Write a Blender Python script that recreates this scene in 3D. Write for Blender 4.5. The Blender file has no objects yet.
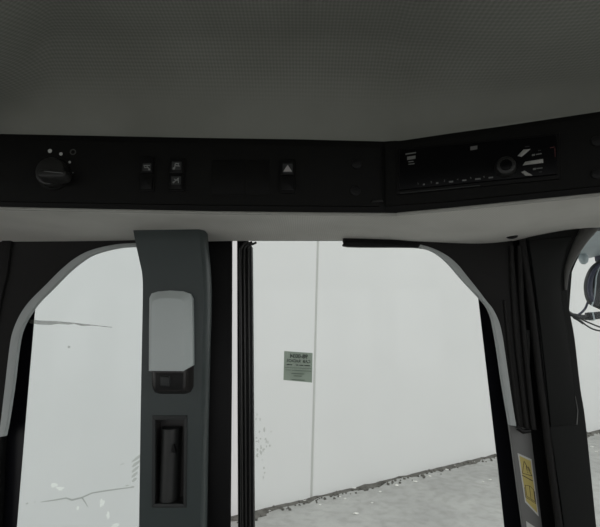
import bpy, bmesh, math, random
from mathutils import Vector, Matrix, noise

S = bpy.context.scene
COL = S.collection
random.seed(7)

# ---------------------------------------------------------------- camera, world, exposure
H = 2.20                      # eye height above the yard
F = 450.0
PITCH = math.radians(8.0)
cam_d = bpy.data.cameras.new('camera')
cam_d.sensor_width = 36.0
cam_d.lens = F / 600.0 * 36.0
cam_d.clip_start = 0.02
cam = bpy.data.objects.new('camera', cam_d)
COL.objects.link(cam)
cam.location = (0, 0, H)
cam.rotation_euler = (math.radians(90) + PITCH, 0, 0)
S.camera = cam

S.view_settings.view_transform = 'Standard'
S.view_settings.look = 'None'
S.view_settings.gamma = 1.0
S.view_settings.use_curve_mapping = False
S.view_settings.exposure = 0.0

W = bpy.data.worlds.new('overcast_sky')
S.world = W
W.use_nodes = True
wn = W.node_tree
wn.nodes.clear()
w_out = wn.nodes.new('ShaderNodeOutputWorld')
w_bg = wn.nodes.new('ShaderNodeBackground')
w_tc = wn.nodes.new('ShaderNodeTexCoord')
w_sep = wn.nodes.new('ShaderNodeSeparateXYZ')
w_rmp = wn.nodes.new('ShaderNodeValToRGB')
w_rmp.color_ramp.elements[0].position = 0.0
w_rmp.color_ramp.elements[0].color = (0.78, 0.79, 0.79, 1)
w_rmp.color_ramp.elements[1].position = 0.9
w_rmp.color_ramp.elements[1].color = (1.0, 0.985, 0.99, 1)
wn.links.new(w_tc.outputs['Generated'], w_sep.inputs[0])
wn.links.new(w_sep.outputs['Z'], w_rmp.inputs[0])
wn.links.new(w_rmp.outputs[0], w_bg.inputs[0])
w_bg.inputs[1].default_value = 1.52
wn.links.new(w_bg.outputs[0], w_out.inputs[0])

# ---------------------------------------------------------------- helpers
CAM = Vector((0, 0, H))
RGT = Vector((1, 0, 0))
FWD = Vector((0, math.cos(PITCH), math.sin(PITCH)))
UP = Vector((0, -math.sin(PITCH), math.cos(PITCH)))


def ray(px, py):
    return (RGT * ((px - 300.0) / F) + UP * ((263.5 - py) / F) + FWD)


def PY(px, py, y):
    """the point of the sight line through a photo pixel at distance y ahead of the seat"""
    r = ray(px, py)
    return CAM + r * (y / r.y)


def PZ(px, py, z):
    r = ray(px, py)
    return CAM + r * ((z - H) / r.z)


class Fr:
    """a real plane in the cab or the yard: u along it, v up it, n out of it"""
    def __init__(s, O, u, v):
        s.O = Vector(O)
        s.u = Vector(u).normalized()
        s.n = s.u.cross(Vector(v)).normalized()
        s.v = s.n.cross(s.u).normalized()

    def px(s, x, y, h=0.0):
        r = ray(x, y)
        o = s.O + s.n * h
        t = (o - CAM).dot(s.n) / r.dot(s.n)
        d = CAM + r * t - s.O
        return (d.dot(s.u), d.dot(s.v))

    def pxs(s, pts, h=0.0):
        return [s.px(x, y, h) for x, y in pts]

    def w(s, u, v, h=0.0):
        return s.O + s.u * u + s.v * v + s.n * h


def side(y):
    return Fr((0, y, H), (1, 0, 0), (0, 0, 1))     # n = -Y, towards the seat


def smooth(pts, n=6, closed=False):
    """Catmull-Rom through the points"""
    P = [Vector((p[0], p[1], p[2] if len(p) > 2 else 0)) for p in pts]
    out = []
    m = len(P)
    rng = m if closed else m - 1
    for i in range(rng):
        p1, p2 = P[i], P[(i + 1) % m]
        p0 = P[i - 1] if (i > 0 or closed) else p1
        p3 = P[(i + 2) % m] if (i + 2 < m or closed) else p2
        for k in range(n):
            t = k / n
            q = 0.5 * ((2 * p1) + (p2 - p0) * t + (2 * p0 - 5 * p1 + 4 * p2 - p3) * t * t + (3 * p1 - p0 - 3 * p2 + p3) * t ** 3)
            out.append(q)
    if not closed:
        out.append(P[-1])
    if len(pts[0]) == 2:
        return [(q.x, q.y) for q in out]
    return out


def prism(bm, fr, pts, h0, h1, bevel=0.0, top=None, seg=2):
    """solid from an outline in the plane between heights h0 and h1; top = another outline for a taper"""
    top = top or pts
    a = [bm.verts.new(fr.w(u, v, h0)) for u, v in pts]
    b = [bm.verts.new(fr.w(u, v, h1)) for u, v in top]
    n = len(a)
    fs = [bm.faces.new(b), bm.faces.new(a[::-1])]
    for i in range(n):
        j = (i + 1) % n
        fs.append(bm.faces.new((a[i], a[j], b[j], b[i])))
    bmesh.ops.recalc_face_normals(bm, faces=fs)
    if bevel:
        es = [e for e in fs[0].edges]
        bmesh.ops.bevel(bm, geom=es, offset=bevel, segments=seg, profile=0.5, affect='EDGES', clamp_overlap=True)
    return bm


def rrect(cx, cy, w, h, r, n=4):
    out = []
    for sx, sy, a0 in ((1, 1, 0), (-1, 1, 90), (-1, -1, 180), (1, -1, 270)):
        for k in range(n + 1):
            a = math.radians(a0 + 90 * k / n)
            out.append((cx + sx * (w / 2 - r) + r * math.cos(a), cy + sy * (h / 2 - r) + r * math.sin(a)))
    return out


def disc(cx, cy, r, n=28, ry=None):
    ry = ry or r
    return [(cx + r * math.cos(2 * math.pi * k / n), cy + ry * math.sin(2 * math.pi * k / n)) for k in range(n)]


def box(bm, lo, hi, bevel=0.0):
    lo, hi = Vector(lo), Vector(hi)
    r = bmesh.ops.create_cube(bm, size=1.0)
    for v in r['verts']:
        v.co = Vector([lo[i] + (v.co[i] + 0.5) * (hi[i] - lo[i]) for i in range(3)])
    if bevel:
        es = list({e for v in r['verts'] for e in v.link_edges})
        bmesh.ops.bevel(bm, geom=es, offset=bevel, segments=2, profile=0.5, affect='EDGES')
    return bm


def tube(bm, path, r, n=10):
    path = [Vector(p) for p in path]
    rings = []
    ref = None
    for i, p in enumerate(path):
        t = (path[min(i + 1, len(path) - 1)] - path[max(i - 1, 0)]).normalized()
        if ref is None:
            ref = t.orthogonal().normalized()
        ref = (ref - t * ref.dot(t)).normalized()
        b = t.cross(ref)
        rr = r[i] if isinstance(r, (list, tuple)) else r
        rings.append([bm.verts.new(p + (ref * math.cos(2 * math.pi * k / n) + b * math.sin(2 * math.pi * k / n)) * rr) for k in range(n)])
    for a, b in zip(rings, rings[1:]):
        for k in range(n):
            bm.faces.new((a[k], a[(k + 1) % n], b[(k + 1) % n], b[k]))
    bm.faces.new(rings[0][::-1])
    bm.faces.new(rings[-1])
    bmesh.ops.recalc_face_normals(bm, faces=bm.faces[:])
    return bm


def strip(a, b):
    return list(a) + list(b)[::-1]


def B():
    return bmesh.new()


def mat(name, col, rough=0.6, metal=0.0, spec=0.5, noise_amt=0.0, nscale=30.0, bump=0.0, bscale=200.0, coat=0.0):
    m = bpy.data.materials.new(name)
    m.use_nodes = True
    nt = m.node_tree
    p = nt.nodes['Principled BSDF']
    p.inputs['Base Color'].default_value = (*col, 1)
    p.inputs['Roughness'].default_value = rough
    p.inputs['Metallic'].default_value = metal
    p.inputs['Specular IOR Level'].default_value = spec
    if coat:
        p.inputs['Coat Weight'].default_value = coat
        p.inputs['Coat Roughness'].default_value = 0.08
    tc = nt.nodes.new('ShaderNodeTexCoord')
    if noise_amt:
        nz = nt.nodes.new('ShaderNodeTexNoise')
        nz.inputs['Scale'].default_value = nscale
        nz.inputs['Detail'].default_value = 6
        nt.links.new(tc.outputs['Object'], nz.inputs['Vector'])
        mx = nt.nodes.new('ShaderNodeMix')
        mx.data_type = 'RGBA'
        mx.inputs[6].default_value = (*[c * (1 - noise_amt) for c in col], 1)
        mx.inputs[7].default_value = (*[min(1, c * (1 + noise_amt)) for c in col], 1)
        nt.links.new(nz.outputs['Fac'], mx.inputs[0])
        nt.links.new(mx.outputs[2], p.inputs['Base Color'])
    if bump:
        nb = nt.nodes.new('ShaderNodeTexNoise')
        nb.inputs['Scale'].default_value = bscale
        nb.inputs['Detail'].default_value = 3
        nt.links.new(tc.outputs['Object'], nb.inputs['Vector'])
        bp = nt.nodes.new('ShaderNodeBump')
        bp.inputs['Strength'].default_value = bump
        bp.inputs['Distance'].default_value = 0.002
        nt.links.new(nb.outputs['Fac'], bp.inputs['Height'])
        nt.links.new(bp.outputs[0], p.inputs['Normal'])
    return m


def fabric(name, col, hole, period, stretch=1.0, plain=None):
    """woven mesh: rows of tiny dimples, a property of the cloth itself"""
    m = mat(name, col, 0.85, spec=0.25)
    nt = m.node_tree
    p = nt.nodes['Principled BSDF']
    tc = nt.nodes.new('ShaderNodeTexCoord')
    mp = nt.nodes.new('ShaderNodeMapping')
    mp.inputs['Rotation'].default_value = (0, 0, math.radians(45))
    k = 2 * math.pi / period
    mp.inputs['Scale'].default_value = (k, k / stretch, k)
    nt.links.new(tc.outputs['UV'], mp.inputs['Vector'])
    sp = nt.nodes.new('ShaderNodeSeparateXYZ')
    nt.links.new(mp.outputs[0], sp.inputs[0])

    def mth(op, a, b=None):
        n = nt.nodes.new('ShaderNodeMath')
        n.operation = op
        nt.links.new(a, n.inputs[0])
        if b is not None:
            if isinstance(b, (int, float)):
                n.inputs[1].default_value = b
            else:
                nt.links.new(b, n.inputs[1])
        return n.outputs[0]
    sx = mth('SINE', sp.outputs['X'])
    sy = mth('SINE', sp.outputs['Y'])
    q = mth('MULTIPLY', sx, sy)
    q = mth('MULTIPLY', q, 0.5)
    if plain:
        # the moulded border of the cloth is smooth
        su = nt.nodes.new('ShaderNodeSeparateXYZ')
        nt.links.new(tc.outputs['UV'], su.inputs[0])
        mr = nt.nodes.new('ShaderNodeMapRange')
        mr.inputs['From Min'].default_value = plain[0]
        mr.inputs['From Max'].default_value = plain[1]
        nt.links.new(su.outputs['Y'], mr.inputs['Value'])
        q = mth('MULTIPLY', q, mr.outputs[0])
    q = mth('ADD', q, 0.5)
    nz = nt.nodes.new('ShaderNodeTexNoise')
    nz.inputs['Scale'].default_value = 7
    nz.inputs['Detail'].default_value = 5
    nt.links.new(tc.outputs['Object'], nz.inputs['Vector'])
    mx = nt.nodes.new('ShaderNodeMix')
    mx.data_type = 'RGBA'
    mx.inputs[6].default_value = (*[c * hole for c in col], 1)
    mx.inputs[7].default_value = (*col, 1)
    nt.links.new(q, mx.inputs[0])
    m2 = nt.nodes.new('ShaderNodeMix')
    m2.data_type = 'RGBA'
    m2.blend_type = 'MULTIPLY'
    rp = nt.nodes.new('ShaderNodeValToRGB')
    rp.color_ramp.elements[0].position = 0.3
    rp.color_ramp.elements[0].color = (0.86, 0.86, 0.85, 1)
    rp.color_ramp.elements[1].position = 0.6
    nt.links.new(nz.outputs['Fac'], rp.inputs[0])
    m2.inputs[0].default_value = 1.0
    nt.links.new(mx.outputs[2], m2.inputs[6])
    nt.links.new(rp.outputs[0], m2.inputs[7])
    nt.links.new(m2.outputs[2], p.inputs['Base Color'])
    bp = nt.nodes.new('ShaderNodeBump')
    bp.inputs['Strength'].default_value = 0.35
    bp.inputs['Distance'].default_value = 0.001
    nt.links.new(q, bp.inputs['Height'])
    nt.links.new(bp.outputs[0], p.inputs['Normal'])
    return m


def glass(name, tint):
    m = bpy.data.materials.new(name)
    m.use_nodes = True
    nt = m.node_tree
    nt.nodes.clear()
    o = nt.nodes.new('ShaderNodeOutputMaterial')
    t = nt.nodes.new('ShaderNodeBsdfTransparent')
    t.inputs[0].default_value = (*tint, 1)
    g = nt.nodes.new('ShaderNodeBsdfGlossy')
    g.inputs['Roughness'].default_value = 0.02
    f = nt.nodes.new('ShaderNodeFresnel')
    f.inputs[0].default_value = 1.18
    mx = nt.nodes.new('ShaderNodeMixShader')
    nt.links.new(f.outputs[0], mx.inputs[0])
    nt.links.new(t.outputs[0], mx.inputs[1])
    nt.links.new(g.outputs[0], mx.inputs[2])
    nt.links.new(mx.outputs[0], o.inputs[0])
    return m


def film(name, col, clear):
    """thin sheet that lets daylight glow through"""
    m = bpy.data.materials.new(name)
    m.use_nodes = True
    nt = m.node_tree
    nt.nodes.clear()
    o = nt.nodes.new('ShaderNodeOutputMaterial')
    tl = nt.nodes.new('ShaderNodeBsdfTranslucent')
    tl.inputs[0].default_value = (*col, 1)
    tp = nt.nodes.new('ShaderNodeBsdfTransparent')
    df = nt.nodes.new('ShaderNodeBsdfDiffuse')
    df.inputs[0].default_value = (*col, 1)
    m1 = nt.nodes.new('ShaderNodeMixShader')
    m1.inputs[0].default_value = 0.5
    m2 = nt.nodes.new('ShaderNodeMixShader')
    m2.inputs[0].default_value = clear
    nt.links.new(tl.outputs[0], m1.inputs[1])
    nt.links.new(df.outputs[0], m1.inputs[2])
    nt.links.new(m1.outputs[0], m2.inputs[1])
    nt.links.new(tp.outputs[0], m2.inputs[2])
    nt.links.new(m2.outputs[0], o.inputs[0])
    return m


def tag(o, label=None, cat=None, group=None, kind=None):
    if label:
        o['label'] = label
    if cat:
        o['category'] = cat
    if group:
        o['group'] = group
    if kind:
        o['kind'] = kind
    return o


def obj(name, bm, m, parent=None, loc=None, flat=False, recalc=True):
    """links the bmesh as ONE mesh object; children share their thing's origin"""
    if recalc:
        bmesh.ops.recalc_face_normals(bm, faces=bm.faces[:])
    if not flat:
        for f in bm.faces:
            f.smooth = True
        for e in bm.edges:
            if len(e.link_faces) == 2 and e.calc_face_angle(0) > math.radians(38):
                e.smooth = False
    root = parent
    while root is not None and root.parent is not None:
        root = root.parent
    if root is not None:
        L = Vector(root.location)
    elif loc is not None:
        L = Vector(loc)
    else:
        c = [v.co for v in bm.verts]
        L = Vector(((min(v.x for v in c) + max(v.x for v in c)) / 2, (min(v.y for v in c) + max(v.y for v in c)) / 2, min(v.z for v in c)))
    bmesh.ops.translate(bm, vec=-L, verts=bm.verts[:])
    me = bpy.data.meshes.new(name)
    bm.to_mesh(me)
    bm.free()
    me.materials.append(m)
    o = bpy.data.objects.new(name, me)
    COL.objects.link(o)
    if parent is not None:
        o.parent = parent
    else:
        o.location = L
    return o


def thing(name, loc, label, cat, group=None, kind=None):
    o = bpy.data.objects.new(name, None)
    COL.objects.link(o)
    o.empty_display_size = 0.05
    o.location = loc
    return tag(o, label, cat, group, kind)


def text_bm(s, fr, u, v, size, h0, h1, align='CENTER', bm=None, bold=0.0):
    """lettering in the plane, cap height = size, as solid geometry"""
    cu = bpy.data.curves.new('lettering', 'FONT')
    cu.body = s
    cu.align_x = align
    cu.align_y = 'CENTER'
    cu.size = size / 0.7
    cu.resolution_u = 3
    cu.offset = bold * size
    t = bpy.data.objects.new('lettering', cu)
    COL.objects.link(t)
    dg = bpy.context.evaluated_depsgraph_get()
    me = bpy.data.meshes.new_from_object(t.evaluated_get(dg))
    tmp = bmesh.new()
    tmp.from_mesh(me)
    r = bmesh.ops.extrude_face_region(tmp, geom=tmp.faces[:])
    moved = {g for g in r['geom'] if isinstance(g, bmesh.types.BMVert)}
    bm = bm or bmesh.new()
    mp = {}
    for x in tmp.verts:
        mp[x] = bm.verts.new(fr.w(u + x.co.x, v + x.co.y, h1 if x in moved else h0))
    for f in tmp.faces:
        try:
            bm.faces.new([mp[x] for x in f.verts])
        except ValueError:
            pass
    tmp.free()
    bpy.data.objects.remove(t)
    bpy.data.curves.remove(cu)
    bpy.data.meshes.remove(me)
    return bm


def cut(o, bm_cut):
    """boolean difference baked into the mesh"""
    bmesh.ops.recalc_face_normals(bm_cut, faces=bm_cut.faces[:])
    me = bpy.data.meshes.new('cutter')
    bm_cut.to_mesh(me)
    bm_cut.free()
    c = bpy.data.objects.new('cutter', me)
    COL.objects.link(c)
    md = o.modifiers.new('cut', 'BOOLEAN')
    md.operation = 'DIFFERENCE'
    md.solver = 'EXACT'
    md.object = c
    bpy.context.view_layer.update()
    dg = bpy.context.evaluated_depsgraph_get()
    new = bpy.data.meshes.new_from_object(o.evaluated_get(dg))
    o.modifiers.clear()
    o.data = new
    bpy.data.objects.remove(c)
    bpy.data.meshes.remove(me)


# ---------------------------------------------------------------- materials
M = {}
M['headliner'] = fabric('headliner_mesh_cloth', (0.315, 0.325, 0.29), 0.68, 0.0056, 1.3, (0.075, 0.125))  # same cloth as the valance, overhead shade put into a darker colour
M['valance'] = fabric('valance_mesh_cloth', (0.78, 0.77, 0.72), 0.80, 0.0050, 1.25)  # same cloth as the headliner, window light put into a lighter colour
M['console'] = mat('console_black_plastic', (0.0075, 0.0075, 0.0068), 0.62, spec=0.15, bump=0.15, bscale=900)
M['console_edge'] = mat('console_edge_plastic', (0.006, 0.006, 0.0055), 0.5, spec=0.15)
M['plug'] = mat('black_plug', (0.006, 0.006, 0.006), 0.5, spec=0.3)
M['rocker'] = mat('rocker_plastic', (0.006, 0.006, 0.006), 0.42, spec=0.2)
M['knob'] = mat('knob_plastic', (0.014, 0.014, 0.013), 0.38)
M['mark'] = mat('white_marking', (0.55, 0.56, 0.53), 0.6)
M['mark_dim'] = mat('grey_marking', (0.16, 0.165, 0.16), 0.6)
M['icon_field'] = mat('dark_icon_field', (0.024, 0.026, 0.026), 0.5)
M['radio'] = mat('radio_gloss_black', (0.003, 0.003, 0.0035), 0.3, spec=0.12)
M['silver'] = mat('silver_button', (0.36, 0.36, 0.34), 0.45, metal=0.0)
M['red'] = mat('dark_red_print', (0.09, 0.02, 0.02), 0.5)
M['cover'] = mat('pillar_cover_plastic', (0.050, 0.064, 0.064), 0.36, spec=0.5, bump=0.12, bscale=1200)
M['bezel'] = mat('bezel_plastic', (0.030, 0.033, 0.033), 0.5, spec=0.4)
M['insert'] = mat('insert_plastic', (0.038, 0.040, 0.039), 0.45, spec=0.4)
M['lens'] = mat('lamp_lens_plastic', (0.62, 0.675, 0.67), 0.42, noise_amt=0.04, nscale=14)
M['lampbase'] = mat('lamp_base_plastic', (0.022, 0.020, 0.019), 0.30)
M['frame'] = mat('black_frame_paint', (0.007, 0.007, 0.0075), 0.45, spec=0.2)
M['frit'] = mat('black_enamel_edge', (0.006, 0.006, 0.009), 0.30, spec=0.4)
M['rubber'] = mat('black_rubber_seal', (0.020, 0.020, 0.019), 0.30, spec=0.55)
M['rim'] = mat('grey_trim_rim', (0.45, 0.48, 0.475), 0.5)
M['trim'] = mat('black_trim_plastic', (0.012, 0.0115, 0.011), 0.55, spec=0.2, bump=0.08, bscale=700)
M['apillar'] = mat('charcoal_pillar_plastic', (0.010, 0.0112, 0.0104), 0.55, spec=0.25)
M['greymetal'] = mat('grey_painted_steel', (0.17, 0.172, 0.167), 0.5, noise_amt=0.06, nscale=9)
M['yellow'] = mat('warning_yellow', (0.56, 0.465, 0.145), 0.5)
M['white'] = mat('sticker_white', (0.60, 0.61, 0.58), 0.5)
M['ink'] = mat('sticker_ink', (0.085, 0.06, 0.025), 0.6)
M['green'] = film('green_sticker_film', (0.40, 0.47, 0.39), 0.30)
M['greenink'] = mat('green_sticker_ink', (0.03, 0.042, 0.032), 0.7)
M['glass'] = glass('tinted_glass', (0.965, 0.988, 0.978))
M['glass_side'] = glass('side_window_tinted_glass', (0.945, 0.978, 0.972))
M['smear'] = film('dried_smear', (0.40, 0.41, 0.37), 0.62)
M['wall'] = mat('white_painted_concrete', (0.665, 0.662, 0.655), 0.9, spec=0.2, noise_amt=0.035, nscale=1.3, bump=0.1, bscale=60)
M['sealant'] = mat('grey_joint_sealant', (0.46, 0.46, 0.44), 0.9)
M['crack'] = mat('grey_crack', (0.40, 0.41, 0.39), 0.9)
M['patch'] = mat('bright_paint_patch', (0.82, 0.82, 0.79), 0.9, spec=0.1)
M['stain'] = mat('grey_scuff', (0.48, 0.485, 0.465), 0.9, spec=0.1)
M['dirt'] = mat('dark_soil', (0.105, 0.10, 0.09), 0.95, noise_amt=0.7, nscale=12)
M['pebble'] = mat('pale_pebble', (0.62, 0.61, 0.58), 0.8)
M['bluegrey'] = mat('blue_grey_plastic', (0.48, 0.54, 0.57), 0.45, noise_amt=0.25, nscale=9)
M['lamp_black'] = mat('lamp_housing_black', (0.025, 0.028, 0.032), 0.5)
M['lamp_navy'] = mat('lamp_rim_navy', (0.04, 0.042, 0.075), 0.45)
M['cable'] = mat('black_cable', (0.035, 0.037, 0.04), 0.5)
M['panel'] = mat('dark_cab_panel', (0.02, 0.02, 0.02), 0.6)

# concrete yard: blotchy grey with speckle
m = mat('yard_concrete', (0.3, 0.3, 0.29), 0.92, spec=0.2, bump=0.3, bscale=35)
nt = m.node_tree
tc = nt.nodes.new('ShaderNodeTexCoord')
n1 = nt.nodes.new('ShaderNodeTexNoise'); n1.inputs['Scale'].default_value = 0.75; n1.inputs['Detail'].default_value = 8; n1.inputs['Roughness'].default_value = 0.65
n2 = nt.nodes.new('ShaderNodeTexNoise'); n2.inputs['Scale'].default_value = 9; n2.inputs['Detail'].default_value = 8
r1 = nt.nodes.new('ShaderNodeValToRGB')
r1.color_ramp.elements[0].position = 0.35; r1.color_ramp.elements[0].color = (0.285, 0.285, 0.275, 1)
r1.color_ramp.elements[1].position = 0.62; r1.color_ramp.elements[1].color = (0.395, 0.395, 0.38, 1)
r2 = nt.nodes.new('ShaderNodeValToRGB')
r2.color_ramp.elements[0].position = 0.33; r2.color_ramp.elements[0].color = (0.86, 0.86, 0.85, 1)
r2.color_ramp.elements[1].position = 0.55; r2.color_ramp.elements[1].color = (1, 1, 1, 1)
mx = nt.nodes.new('ShaderNodeMix'); mx.data_type = 'RGBA'; mx.blend_type = 'MULTIPLY'; mx.inputs[0].default_value = 1.0
for nn in (n1, n2):
    nt.links.new(tc.outputs['Object'], nn.inputs['Vector'])
nt.links.new(n1.outputs['Fac'], r1.inputs[0]); nt.links.new(n2.outputs['Fac'], r2.inputs[0])
nt.links.new(r1.outputs[0], mx.inputs[6]); nt.links.new(r2.outputs[0], mx.inputs[7])
nt.links.new(mx.outputs[2], nt.nodes['Principled BSDF'].inputs['Base Color'])
M['yard'] = m

# ================================================================ the yard
bm = B(); box(bm, (-22, -22, -0.2), (26, 26, 0.0))
tag(obj('floor', bm, M['yard']), 'grey weathered concrete yard floor outside the cab windows', 'ground', kind='structure')

G1, G2 = PZ(250, 513, 0.0), PZ(495, 455, 0.0)
wd = (G2 - G1); wd.z = 0
WF = Fr(G1, wd, (0, 0, 1))               # the outside wall: n towards the cab
if WF.n.dot(CAM - WF.O) < 0:
    raise RuntimeError('wall faces away')
ju0 = WF.px(318, 243)[0]
ju1 = WF.px(311.5, 496)[0]
v_top = WF.px(318, 243)[1]
lean = (ju0 - ju1) / v_top
WT = 6.5
JW = 0.015


def ju(v):
    return ju1 + lean * v


lw = B(); prism(lw, WF, [(-9, 0), (ju(0) - JW, 0), (ju(WT) - JW, WT), (-9, WT)], -0.25, 0.0, bevel=0.008, seg=1)
wall_l = tag(obj('wall_left', lw, M['wall']), 'white painted concrete wall panel left of the vertical joint, cracked and scuffed', 'wall', kind='structure')
rw = B(); prism(rw, WF, [(ju(0) + JW, 0), (16, 0), (16, WT), (ju(WT) + JW, WT)], -0.25, 0.0, bevel=0.008, seg=1)
tag(obj('wall_right', rw, M['wall']), 'white painted concrete wall panel right of the vertical joint, running away', 'wall', kind='structure')
jb = B(); prism(jb, WF, [(ju(0) - JW, 0), (ju(0) + JW, 0), (ju(WT) + JW, WT), (ju(WT) - JW, WT)], -0.22, -0.006)
tag(obj('trim_1', jb, M['sealant']), 'grey vertical sealed joint between the two white wall panels', 'wall joint', kind='structure')


def ribbon(bm, fr, pts, widths, h0, h1):
    """a line of short mitred pieces"""
    P = [Vector(p) for p in pts]
    closed = (P[0] - P[-1]).length < 1e-7 and len(P) > 3
    for i in range(len(P) - 1):
        t = (P[i + 1] - P[i]).normalized()
        nrm = Vector((-t.y, t.x))
        a, b = widths[i] / 2, widths[i + 1] / 2
        e0 = t * (a * .5 if (i > 0 or closed) else 0)
        e1 = t * (b * .5 if (i < len(P) - 2 or closed) else 0)
        q = [P[i] - e0 + nrm * a, P[i] - e0 - nrm * a, P[i + 1] + e1 - nrm * b, P[i + 1] + e1 + nrm * b]
        prism(bm, fr, [tuple(x) for x in q], h0, h1 + i * 1e-6)


# crack with a short branch, on the left panel
cr = B()
cp = [(41, 502), (55, 500), (66, 498), (72, 500), (82, 497.5), (92, 493), (104, 491), (118, 489), (134, 487)]
cp = [WF.px(*p) for p in cp]
ribbon(cr, WF, cp, [.006, .012, .012, .016, .016, .012, .014, .012, .010], -0.004, 0.0012)
bp_ = [WF.px(*p) for p in ((82, 497.5), (85, 502), (88, 507))]
ribbon(cr, WF, bp_, [.013, .010, .004], -0.004, 0.0012)
du, dv = WF.px(69, 347)
prism(cr, WF, disc(du, dv, .013, 10), -0.004, 0.0012)
obj('crack', cr, M['crack'], wall_l)


def blotch(bm, fr, px, py, rx, ry, ang=0.0, n=14, jag=0.35, h=0.0010, seed=0):
    rnd = random.Random(seed)
    u, v = fr.px(px, py)
    k = (fr.px(px + 1, py)[0] - u)
    ca, sa = math.cos(ang), math.sin(ang)
    pts = []
    for i in range(n):
        a = 2 * math.pi * i / n
        q = 1 + rnd.uniform(-jag, jag)
        x, y = math.cos(a) * rx * k * q, math.sin(a) * ry * k * q
        pts.append((u + x * ca - y * sa, v + x * sa + y * ca))
    prism(bm, fr, pts, -0.003, h)


pb = B()
for i, (x, y, rx, ry, a) in enumerate([(54, 485, 3.2, 2.4, -.3), (60, 488.5, 4.2, 2.0, -.3), (102, 503, 2.2, 4.2, 0), (108, 515, 1.8, 3.6, .1), (78, 508, 1.3, 2.6, 0), (115, 526, 4, 2, 0)]):
    blotch(pb, WF, x, y, rx, ry, a, seed=i, h=0.0008 + i * 1e-4)
obj('paint_patch', pb, M['patch'], wall_l)
sb = B()
sp = [(27, 503.5, 1.2, .9), (35, 502, .8, .6), (127, 485.5, 1.6, .7), (132, 487, 1.8, .9), (122, 464, 2.2, .4)]
for i, (x, y, rx, ry) in enumerate(sp):
    blotch(sb, WF, x, y, rx, ry, 0, seed=20 + i, h=0.0010)
for i in range(5):      # leaf-like scuffs beside the pillar
    blotch(sb, WF, 137 - i * .7, 458 + i * 5.5, 5.5 - i * .6, 1.5, 0.62, n=10, jag=.2, seed=40 + i, h=0.0011)
rnd = random.Random(5)
for i in range(34):     # spatter above the ground left of the joint
    x = 256 + abs(rnd.gauss(0, 7)); y = 446 + rnd.gauss(0, 14)
    if y < 414 or y > 478 or x > 284:
        continue
    blotch(sb, WF, x, y, rnd.uniform(.5, 1.1), rnd.uniform(.6, 1.7), 0, n=8, seed=60 + i, h=0.0007 + i * 1e-5)
obj('scuff_mark', sb, M['stain'], wall_l)

# dark soil gathered along the foot of the wall
db = B()
rnd = random.Random(11)
N = 150
top, bot = [], []
u_lo, u_hi = WF.px(-30, 560)[0], 11.0
for i in range(N + 1):
    u = u_lo + (u_hi - u_lo) * i / N
    thick = 0.10 + 0.17 * noise.noise(Vector((u * 2.3, 1.7, 0))) + 0.10 * noise.noise(Vector((u * 7, 4, 0)))
    thick = max(0.02, thick)
    base = WF.w(u, 0, 0.0)
    out = WF.w(u, 0, thick)
    ht = max(0.006, 0.014 + 0.016 * noise.noise(Vector((u * 6, 9, 0))))
    top.append((db.verts.new(base), db.verts.new(base + Vector((0, 0, ht))), db.verts.new((base + out) / 2 + Vector((0, 0, ht * .6))), db.verts.new(out + Vector((0, 0, 0.0005)))))
for a, b in zip(top, top[1:]):
    for k in range(3):
        db.faces.new((a[k], b[k], b[k + 1], a[k + 1]))
    db.faces.new((a[3], b[3], b[0], a[0]))
db.faces.new(top[0]); db.faces.new(top[-1][::-1])
for i in range(480):
    u = rnd.uniform(u_lo, u_hi); hh = abs(rnd.gauss(0.05, 0.06)) + 0.01
    c = WF.w(u, 0, hh); r = rnd.uniform(0.008, 0.024)
    s = bmesh.ops.create_icosphere(db, subdivisions=1, radius=r, matrix=Matrix.Translation((c.x, c.y, r * .35)))
    for v in s['verts']:
        v.co += Vector((rnd.uniform(-1, 1), rnd.uniform(-1, 1), rnd.uniform(-.5, .5))) * r * .3
tag(obj('soil_drift', db, M['dirt'], flat=True), 'dark strip of soil and grit along the foot of the white wall', 'soil', kind='stuff')

# pale fragments lying on the concrete
spots = [(356, 514, 2.0), (397, 486, 2.2), (415, 482, 1.9), (380, 492, 1.4), (345, 499, 1.3), (354, 488.5, 1.9), (430, 476.5, 1.6), (422, 470, 1.4),
         (304.5, 500.5, 1.7), (340, 497, 1.2), (270, 510.5, 1.6), (447, 470, 1.5), (372, 503, 1.1), (454, 466, 1.4), (473, 462, 1.4), (320, 505, 1.2),
         (467, 459, 1.2), (490, 480, 1.4), (483, 482, 1.2), (592, 447, 1.4), (585, 441, 1.1), (596, 452, 1.2)]
src = None
for i, (x, y, r) in enumerate(spots):
    p = PZ(x, y, 0.0)
    lab = 'small pale stone fragment lying loose on the grey concrete near the wall foot'
    if src is None:
        bm = B(); bmesh.ops.create_icosphere(bm, subdivisions=2, radius=0.012)
        rr = random.Random(3)
        for v in bm.verts:
            v.co *= 1 + rr.uniform(-.25, .25)
            v.co.z = max(-0.006, v.co.z * .6)
        for v in bm.verts:
            v.co.z += 0.006
        o = src = obj('stone_fragment', bm, M['pebble'], loc=(0, 0, 0), flat=True)
        tag(o, lab, 'stone', 'pale stone fragments on the concrete')
    else:
        o = src.copy(); COL.objects.link(o)
    o.location = (p.x, p.y, 0.0)
    s_ = r * p.y / F / 0.014
    o.scale = (s_ * 1.3, s_, s_ * .6)
    o.rotation_euler = (0, 0, i * 1.3)

# ================================================================ the cab shell
def struct(name, bm, m, label, cat, parent=None):
    o = obj(name, bm, m, parent)
    if parent is None:
        tag(o, label, cat, kind='structure')
    return o


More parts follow.
